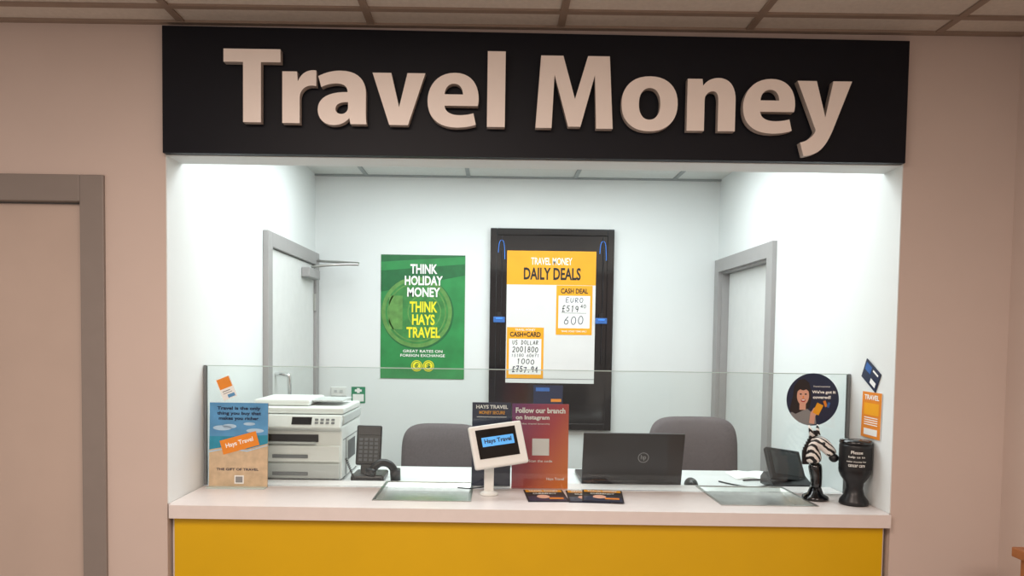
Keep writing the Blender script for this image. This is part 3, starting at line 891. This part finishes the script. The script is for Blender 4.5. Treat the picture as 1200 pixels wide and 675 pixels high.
# ------------------------------------------------------------ leaflets on counter
def leaflet(x, y, w, h, ang, z, lab):
    r = thing('leaflet', lab, 'leaflet', (x, y, z), 'leaflets fanned on the counter')
    a = math.radians(ang)
    R = Vector((math.cos(a), math.sin(a), 0)); U = Vector((-math.sin(a), math.cos(a), 0))
    tl = Vector((x, y, z + 0.002)) - R * w / 2 + U * h / 2
    A = Art(tl, R, U, w, h)
    slab('leaflet_paper', A, 0.0018, NAVY, r)
    A.rect(0, 0, 1, 1, HAIRP, 0)
    A.rect(0.04, 0.03, 0.96, 0.22, ORG, 1)
    A.text('TRAVEL MONEY', 0.12, 0.06, 0.88, 0.19, WINK, 2, 0.03)
    A.poly([(0.04, 0.60), (0.5, 0.50), (0.96, 0.66), (0.96, 0.95), (0.04, 0.95)], NAVY, 1)
    A.ell(0.42, 0.62, 0.16, 0.15, SKIN, 2)
    A.text('CURRENCY', 0.2, 0.30, 0.8, 0.40, WINK, 2, 0.02)
    A.rect(0.55, 0.70, 0.90, 0.82, DORG, 2)
    A.finish('printed_artwork', r)
leaflet(0.192, 0.205, 0.148, 0.20, 3, 0.9905, 'dark leaflet with orange print under the fan')
leaflet(0.345, 0.200, 0.148, 0.20, -2, 0.9905, 'dark glossy leaflet with orange print')
leaflet(0.400, 0.195, 0.148, 0.20, -7, 0.9945, 'dark glossy leaflet overlapping its neighbour')

# ------------------------------------------------------------ laptop
lp = thing('laptop', 'open dark grey laptop seen from behind its lid', 'laptop', (0.56, 0.6, DT))
lx0, lx1 = 0.358, 0.766
box('keyboard_base', lx0, lx1, 0.50, 0.76, DT + 0.002, DT + 0.020, DKG, lp, 0.005)
M = Matrix.Translation((0, 0.505, DT + 0.016)) @ Matrix.Rotation(math.radians(14), 4, 'X')
bm = bmesh.new(); bm_box(bm, lx0, lx1, -0.004, 0.004, 0.0, 0.212, 0.003); bm.transform(M)
bm_obj('lid', bm, DKG, lp)
cyl('hinge_bar', (lx0 + 0.04, 0.503, DT + 0.016), (lx1 - 0.04, 0.503, DT + 0.016), 0.007, 0.007, BPL, lp)
tl = M @ Vector((0.602 - 0.02, -0.0042, 0.130))
A = Art(tl, (1, 0, 0), M.to_3x3() @ Vector((0, 0, 1)), 0.044, 0.044)
A.ring(0.5, 0.5, 0.5, 0.5, 0.12, GREYI, 0)
A.text('hp', 0.26, 0.22, 0.74, 0.80, GREYI, 0, 0.01)
A.finish('lid_logo', lp)
bm = bmesh.new(); bm_box(bm, lx0 + 0.012, lx1 - 0.012, 0.0042, 0.0052, 0.012, 0.205); bm.transform(M)
bm_obj('screen', bm, BGL, lp)
bm = bmesh.new()
for i in range(14):
    for j in range(5):
        bm_box(bm, lx0 + 0.03 + i * 0.025, lx0 + 0.05 + i * 0.025, 0.54 + j * 0.022, 0.558 + j * 0.022, DT + 0.0195, DT + 0.0225)
bm_obj('keys', bm, BPL, lp)

ms = thing('computer_mouse', 'small black computer mouse beside the laptop', 'mouse', (0.80, 0.50, DT))
bm = bmesh.new()
bmesh.ops.create_uvsphere(bm, u_segments=24, v_segments=14, radius=1)
for v in bm.verts:
    v.co = Vector((0.812 + v.co.x * 0.027, 0.52 + v.co.y * 0.048, DT + 0.0005 + max(0, v.co.z) * 0.032))
bm_obj('mouse_shell', bm, BPL, ms, smooth=True)
cyl('scroll_wheel', (0.809, 0.49, DT + 0.026), (0.815, 0.49, DT + 0.026), 0.006, 0.006, GPL, ms)

# notebook
nb = thing('notebook', 'open white notebook lying on the desk', 'notebook', (1.13, 0.74, DT))
for sx in (0, 1):
    bm = bmesh.new()
    rows = []
    for i in range(9):
        f = i / 8
        z = DT + 0.002 + 0.009 * math.sin(math.pi * min(1, f * 1.0 + 0.05)) ** 0.7
        xx = 1.145 + (f * 0.10 if sx else -f * 0.10)
        rows.append((bm.verts.new((xx, 0.66, z)), bm.verts.new((xx, 0.83, z)), bm.verts.new((xx, 0.66, DT + 0.001)), bm.verts.new((xx, 0.83, DT + 0.001))))
    for a_, b_ in zip(rows[:-1], rows[1:]):
        bm.faces.new((a_[0], a_[1], b_[1], b_[0])); bm.faces.new((a_[0], b_[0], b_[2], a_[2])); bm.faces.new((a_[1], b_[1], b_[3], a_[3]))
    bm_obj('pages', bm, PAPER, nb)
pn = thing('pen', 'thin black pen lying on the desk', 'pen', (1.12, 0.63, DT))
tube('pen_barrel', [(1.06, 0.62, DT + 0.006), (1.15, 0.640, DT + 0.006)], 0.004, BPL, pn)
tube('pen_tip', [(1.15, 0.640, DT + 0.006), (1.17, 0.645, DT + 0.006)], 0.002, STEEL, pn)

# card terminal
ct = thing('payment_terminal', 'black angled payment terminal with screen on desk', 'terminal', (1.19, 0.5, DT))
bm = bmesh.new()
prof = [(0.455, DT + .0005), (0.60, DT + .0005), (0.60, DT + 0.03), (0.565, DT + 0.055), (0.455, DT + 0.02)]
L = [bm.verts.new((1.125, y, z)) for y, z in prof]; Rr = [bm.verts.new((1.285, y, z)) for y, z in prof]
bm.faces.new(L); bm.faces.new(Rr)
for i in range(5):
    j = (i + 1) % 5
    bm.faces.new((L[i], L[j], Rr[j], Rr[i]))
bm_obj('terminal_base', bm, BPL, ct)
M = Matrix.Translation((1.20, 0.53, DT + 0.082)) @ Matrix.Rotation(math.radians(9), 4, 'Y') @ Matrix.Rotation(math.radians(12), 4, 'Z') @ Matrix.Rotation(math.radians(-38), 4, 'X')
bm = bmesh.new(); bm_box(bm, -0.080, 0.080, -0.012, 0.012, -0.065, 0.078, 0.006); bm.transform(M)
bm_obj('terminal_head', bm, BPL, ct)
bm = bmesh.new(); bm_box(bm, -0.064, 0.064, -0.0135, -0.0115, -0.045, 0.062); bm.transform(M)
bm_obj('terminal_screen', bm, BGL, ct)
tube('terminal_cable', [(1.13, 0.50, DT + 0.012), (1.08, 0.47, DT + 0.006), (1.00, 0.50, DT + 0.004), (0.95, 0.60, DT + 0.004)], 0.003, BPL, ct)

# ------------------------------------------------------------ zebra figurine
zx, zy, zz = 1.190, 0.215, 0.9905
z = thing('zebra_figurine', 'black and white zebra head figurine on a black base', 'figurine', (zx, zy, 0.99))
lathe('base', (zx, zy, zz), [(0.046, 0), (0.048, 0.006), (0.044, 0.014), (0.028, 0.022), (0.020, 0.045)], BGL, z)
def skin(name, pts, edges, rad, m, parent, sub=2):
    me = bpy.data.meshes.new('s')
    me.from_pydata(pts, edges, [])
    o = bpy.data.objects.new('tmp', me)
    COL.objects.link(o)
    md = o.modifiers.new('s', 'SKIN')
    sv = me.skin_vertices[0].data
    for i, r in enumerate(rad):
        sv[i].radius = (r, r)
        sv[i].use_root = (i == 0)
    o.modifiers.new('u', 'SUBSURF').levels = sub
    me2 = eval_mesh(o)
    bpy.data.objects.remove(o)
    me2.materials.clear()
    return add_mesh(name, me2, m, parent, smooth=True)
skin('neck_support', [(zx, zy, zz + 0.03), (zx + 0.004, zy, zz + 0.07), (zx - 0.002, zy, zz + 0.11), (zx - 0.006, zy, zz + 0.14)], [(0, 1), (1, 2), (2, 3)], [0.024, 0.020, 0.026, 0.026], BGL, z)
skin('zebra_body', [(zx - 0.012, zy, zz + 0.130), (zx - 0.014, zy, zz + 0.170), (zx - 0.008, zy, zz + 0.218), (zx + 0.016, zy - 0.010, zz + 0.212), (zx + 0.040, zy - 0.024, zz + 0.182), (zx + 0.048, zy - 0.030, zz + 0.166)],
     [(0, 1), (1, 2), (2, 3), (3, 4), (4, 5)], [0.036, 0.031, 0.030, 0.029, 0.021, 0.020], ZEB, z)
bm = bmesh.new()
bmesh.ops.create_uvsphere(bm, u_segments=16, v_segments=10, radius=1)
for v in bm.verts:
    v.co = Vector((zx + 0.049 + v.co.x * 0.017, zy - 0.033 + v.co.y * 0.017, zz + 0.160 + v.co.z * 0.016))
bm_obj('muzzle', bm, BPL, z, smooth=True)
for sg in (-1, 1):
    cyl('ear', (zx - 0.008 + .014 * sg, zy + .010 * sg, zz + 0.236), (zx - 0.014 + .022 * sg, zy + 0.004 + .014 * sg, zz + 0.276), 0.011, 0.003, ZEB, z, 12)
    bm = bmesh.new()
    bmesh.ops.create_uvsphere(bm, u_segments=12, v_segments=8, radius=0.006)
    bm.transform(Matrix.Translation((zx + 0.020 + 0.010 * sg, zy - 0.012 + 0.023 * sg, zz + 0.212)))
    bm_obj('eye', bm, BGL, z, smooth=True)
bm = bmesh.new()
for i in range(12):
    f = i / 11
    mx_, mz_ = zx - 0.042 + 0.030 * max(0, f - 0.4) / 0.6 * 1.1, zz + 0.13 + 0.113 * f
    bm_box(bm, mx_ - 0.010, mx_ + 0.014, zy - 0.005, zy + 0.005, mz_, mz_ + 0.012)
bm_obj('mane', bm, BPL, z)

# ------------------------------------------------------------ collection box
bx, by, bz0 = 1.2965, 0.140, 0.9905
cb = thing('charity_collection_box', 'black plastic charity collection box with printed label', 'collection box', (bx, by, 0.99))
lathe('tin_body', (bx, by, bz0), [(0.047, 0), (0.050, 0.004), (0.048, 0.016), (0.034, 0.036), (0.029, 0.058), (0.031, 0.078), (0.046, 0.100), (0.053, 0.116), (0.054, 0.125), (0.054, 0.212), (0.052, 0.220)], BPL, cb)
lathe('lid', (bx, by, bz0 + 0.2205), [(0.054, 0), (0.055, 0.004), (0.053, 0.012), (0.020, 0.015)], BGL, cb)
box('coin_slot', bx - 0.018, bx + 0.018, by - 0.003, by + 0.003, bz0 + 0.235, bz0 + 0.2365, GPL, cb)
def wrap(a, zz2, l):
    r = 0.0545 + 0.0004 * l
    return Vector((bx + r * math.sin(a), by - r * math.cos(a), zz2))
V = []; F = []; MI = []
n = 20
for i in range(n):
    a0 = -1.0 + 2.0 * i / n; a1 = -1.0 + 2.0 * (i + 1) / n
    b0 = len(V)
    V += [wrap(a0, bz0 + 0.130, 0), wrap(a1, bz0 + 0.130, 0), wrap(a1, bz0 + 0.208, 0), wrap(a0, bz0 + 0.208, 0)]
    F.append((b0, b0 + 1, b0 + 2, b0 + 3)); MI.append(0)
for t, z0, z1, hw in (('Please', 0.188, 0.199, 0.35), ('help us to', 0.172, 0.181, 0.5), ('raise money for', 0.157, 0.164, 0.6), ('cancer care', 0.142, 0.151, 0.5)):
    vs, fs = text_geo(t, 0.01)
    b0 = len(V)
    V += [wrap(-0.35 - hw + 2 * hw * x, bz0 + z0 + (z1 - z0) * y, 2) for x, y in vs]
    for f in fs:
        F.append(tuple(i + b0 for i in f)); MI.append(1)
me = bpy.data.meshes.new('label')
me.from_pydata([tuple(v) for v in V], [], F)
for p_, i in zip(me.polygons, MI):
    p_.material_index = i
add_mesh('tin_label', me, [INK, WINK], cb)

# ------------------------------------------------------------ round sticker on the glass
p = thing('round_sticker', 'round navy sticker with a smiling person holding a card', 'sticker', (1.211, 0.31, 1.25))
A = Art((1.211 - 0.100, 0.3120, 1.353 + 0.100), XR, ZU, 0.200, 0.200)
A.ell(0.5, 0.5, 0.5, 0.5, NAVY, 0, 64)
A.poly([(0.06, 0.72), (0.12, 0.45), (0.14, 0.25), (0.22, 0.13), (0.33, 0.11), (0.42, 0.18), (0.46, 0.32), (0.47, 0.52), (0.44, 0.66), (0.30, 0.72), (0.18, 0.78)], HAIRP, 2)
A.poly([(0.08, 0.76), (0.22, 0.68), (0.40, 0.68), (0.56, 0.80), (0.58, 0.97), (0.42, 0.99), (0.25, 0.94), (0.13, 0.84)], GREYI, 1)
A.ell(0.31, 0.43, 0.115, 0.18, SKIN, 3)
A.poly([(0.25, 0.56), (0.37, 0.56), (0.37, 0.70), (0.25, 0.70)], SKIN, 2.5)
A.poly([(0.19, 0.36), (0.20, 0.22), (0.31, 0.18), (0.42, 0.23), (0.43, 0.36), (0.37, 0.31), (0.31, 0.33), (0.25, 0.31)], HAIRP, 4)
A.ell(0.265, 0.40, 0.022, 0.014, HAIRP, 4, 12); A.ell(0.36, 0.40, 0.022, 0.014, HAIRP, 4, 12)
A.ell(0.315, 0.455, 0.014, 0.022, DORG, 4, 12)
A.ell(0.315, 0.52, 0.045, 0.032, REDI, 4, 16); A.ell(0.315, 0.512, 0.034, 0.012, WINK, 5, 12)
A.poly([(0.44, 0.95), (0.46, 0.76), (0.52, 0.66), (0.62, 0.64), (0.62, 0.74), (0.55, 0.82), (0.54, 0.97)], SKIN, 4)
A.rot_rect(0.60, 0.68, 0.13, 0.21, -25, ORG, 5)
A.text('Travel insurance', 0.50, 0.235, 0.82, 0.265, WINK, 3, 0.01)
A.text("We've got it", 0.48, 0.325, 0.93, 0.40, WINK, 3, 0.04)
A.text('covered!', 0.50, 0.425, 0.84, 0.485, WINK, 3, 0.04)
A.rot_rect(0.74, 0.58, 0.05, 0.12, 20, DORG, 3); A.rot_rect(0.80, 0.60, 0.05, 0.10, -15, BLUE, 3)
A.finish('printed_artwork', p)

# ------------------------------------------------------------ cards on the right side wall
YR = (0, -1, 0)
p = thing('wall_leaflet', 'orange printed leaflet fixed to the side wall', 'leaflet', (XRW - 0.006, 0.13, 1.23))
A = Art((XRW - 0.0065, 0.205, 1.395), YR, (0, -0.03, 1), 0.135, 0.165)
slab('leaflet_sheet', A, 0.002, PAPER, p)
A.rect(0, 0, 1, 1, DORG, 0)
A.text('TRAVEL', 0.12, 0.06, 0.88, 0.17, WINK, 1, 0.03)
A.rect(0.12, 0.24, 0.88, 0.50, ORG, 1)
for k in range(4):
    A.rect(0.15, 0.55 + 0.05 * k, 0.85, 0.57 + 0.05 * k, WINK, 1)
A.rect(0.15, 0.80, 0.85, 0.94, PAPER, 1)
A.finish('printed_artwork', p)
p = thing('wall_card', 'small dark blue card tilted on the side wall', 'card', (XRW - 0.006, 0.11, 1.41))
a = math.radians(-28)
A = Art((XRW - 0.0065, 0.185, 1.515), (0, -math.cos(a), math.sin(a)), (0, math.sin(a), math.cos(a)), 0.115, 0.075)
slab('card_sheet', A, 0.002, NAVY, p)
A.rect(0, 0, 1, 1, NAVY, 0)
A.rect(0.08, 0.12, 0.45, 0.5, BLUE, 1); A.rect(0.55, 0.15, 0.9, 0.25, WINK, 1); A.rect(0.55, 0.6, 0.9, 0.85, PAPER, 1)
A.finish('printed_artwork', p)

# ------------------------------------------------------------ wooden unit by the hall wall
wd = thing('wooden_cabinet', 'low brown wooden cabinet against the hall wall', 'cabinet', (1.64, -0.6, 0))
box('cabinet_body', 1.575, 1.725, -0.95, -0.32, 0.0, 0.935, WOOD, wd, 0.002)
box('cabinet_top', 1.56, 1.728, -0.96, -0.30, 0.9355, 0.965, WOOD, wd, 0.003)
box('cabinet_door', 1.569, 1.5745, -0.90, -0.36, 0.1, 0.90, WOOD, wd)
cyl('door_knob', (1.569, -0.84, 0.6), (1.552, -0.84, 0.6), 0.010, 0.014, STEEL, wd)

# ------------------------------------------------------------ lights
def area(name, loc, rot, sx, sy, power, col):
    l = bpy.data.lights.new(name, 'AREA')
    l.shape = 'RECTANGLE'; l.size = sx; l.size_y = sy
    l.energy = power; l.color = col
    o = bpy.data.objects.new(name, l)
    o.location = loc; o.rotation_euler = rot
    COL.objects.link(o)
    return o
cool = (0.91, 0.985, 1.0); warm = (1.0, 0.84, 0.74)
area('booth_light', (0.12, 0.95, 2.53), (0, 0, 0), 2.0, 1.2, 40, cool)
area('booth_light', (-0.85, 0.5, 2.53), (0, 0, 0), 0.3, 0.3, 2.5, cool)
area('booth_light', (1.10, 0.5, 2.53), (0, 0, 0), 0.3, 0.3, 2.5, cool)
area('hall_light', (-0.6, -1.9, 2.58), (0, 0, 0), 1.1, 1.1, 53, warm)
area('hall_light', (0.9, -3.2, 2.58), (0, 0, 0), 1.1, 1.1, 53, warm)

w = bpy.data.worlds.new('world')
scene.world = w
w.use_nodes = True
w.node_tree.nodes['Background'].inputs[0].default_value = (1.0, 0.84, 0.75, 1)
w.node_tree.nodes['Background'].inputs[1].default_value = 0.58

# ------------------------------------------------------------ camera
cam = bpy.data.cameras.new('camera')
co = bpy.data.objects.new('camera', cam)
COL.objects.link(co)
co.location = (0, -2.5, 1.57)
co.rotation_euler = (math.radians(90 - 2.5), math.radians(-0.8), 0)
cam.sensor_width = 36
cam.lens = 26.0
cam.shift_x = 0.0158
cam.shift_y = 0.0804
cam.clip_start = 0.05
scene.camera = co
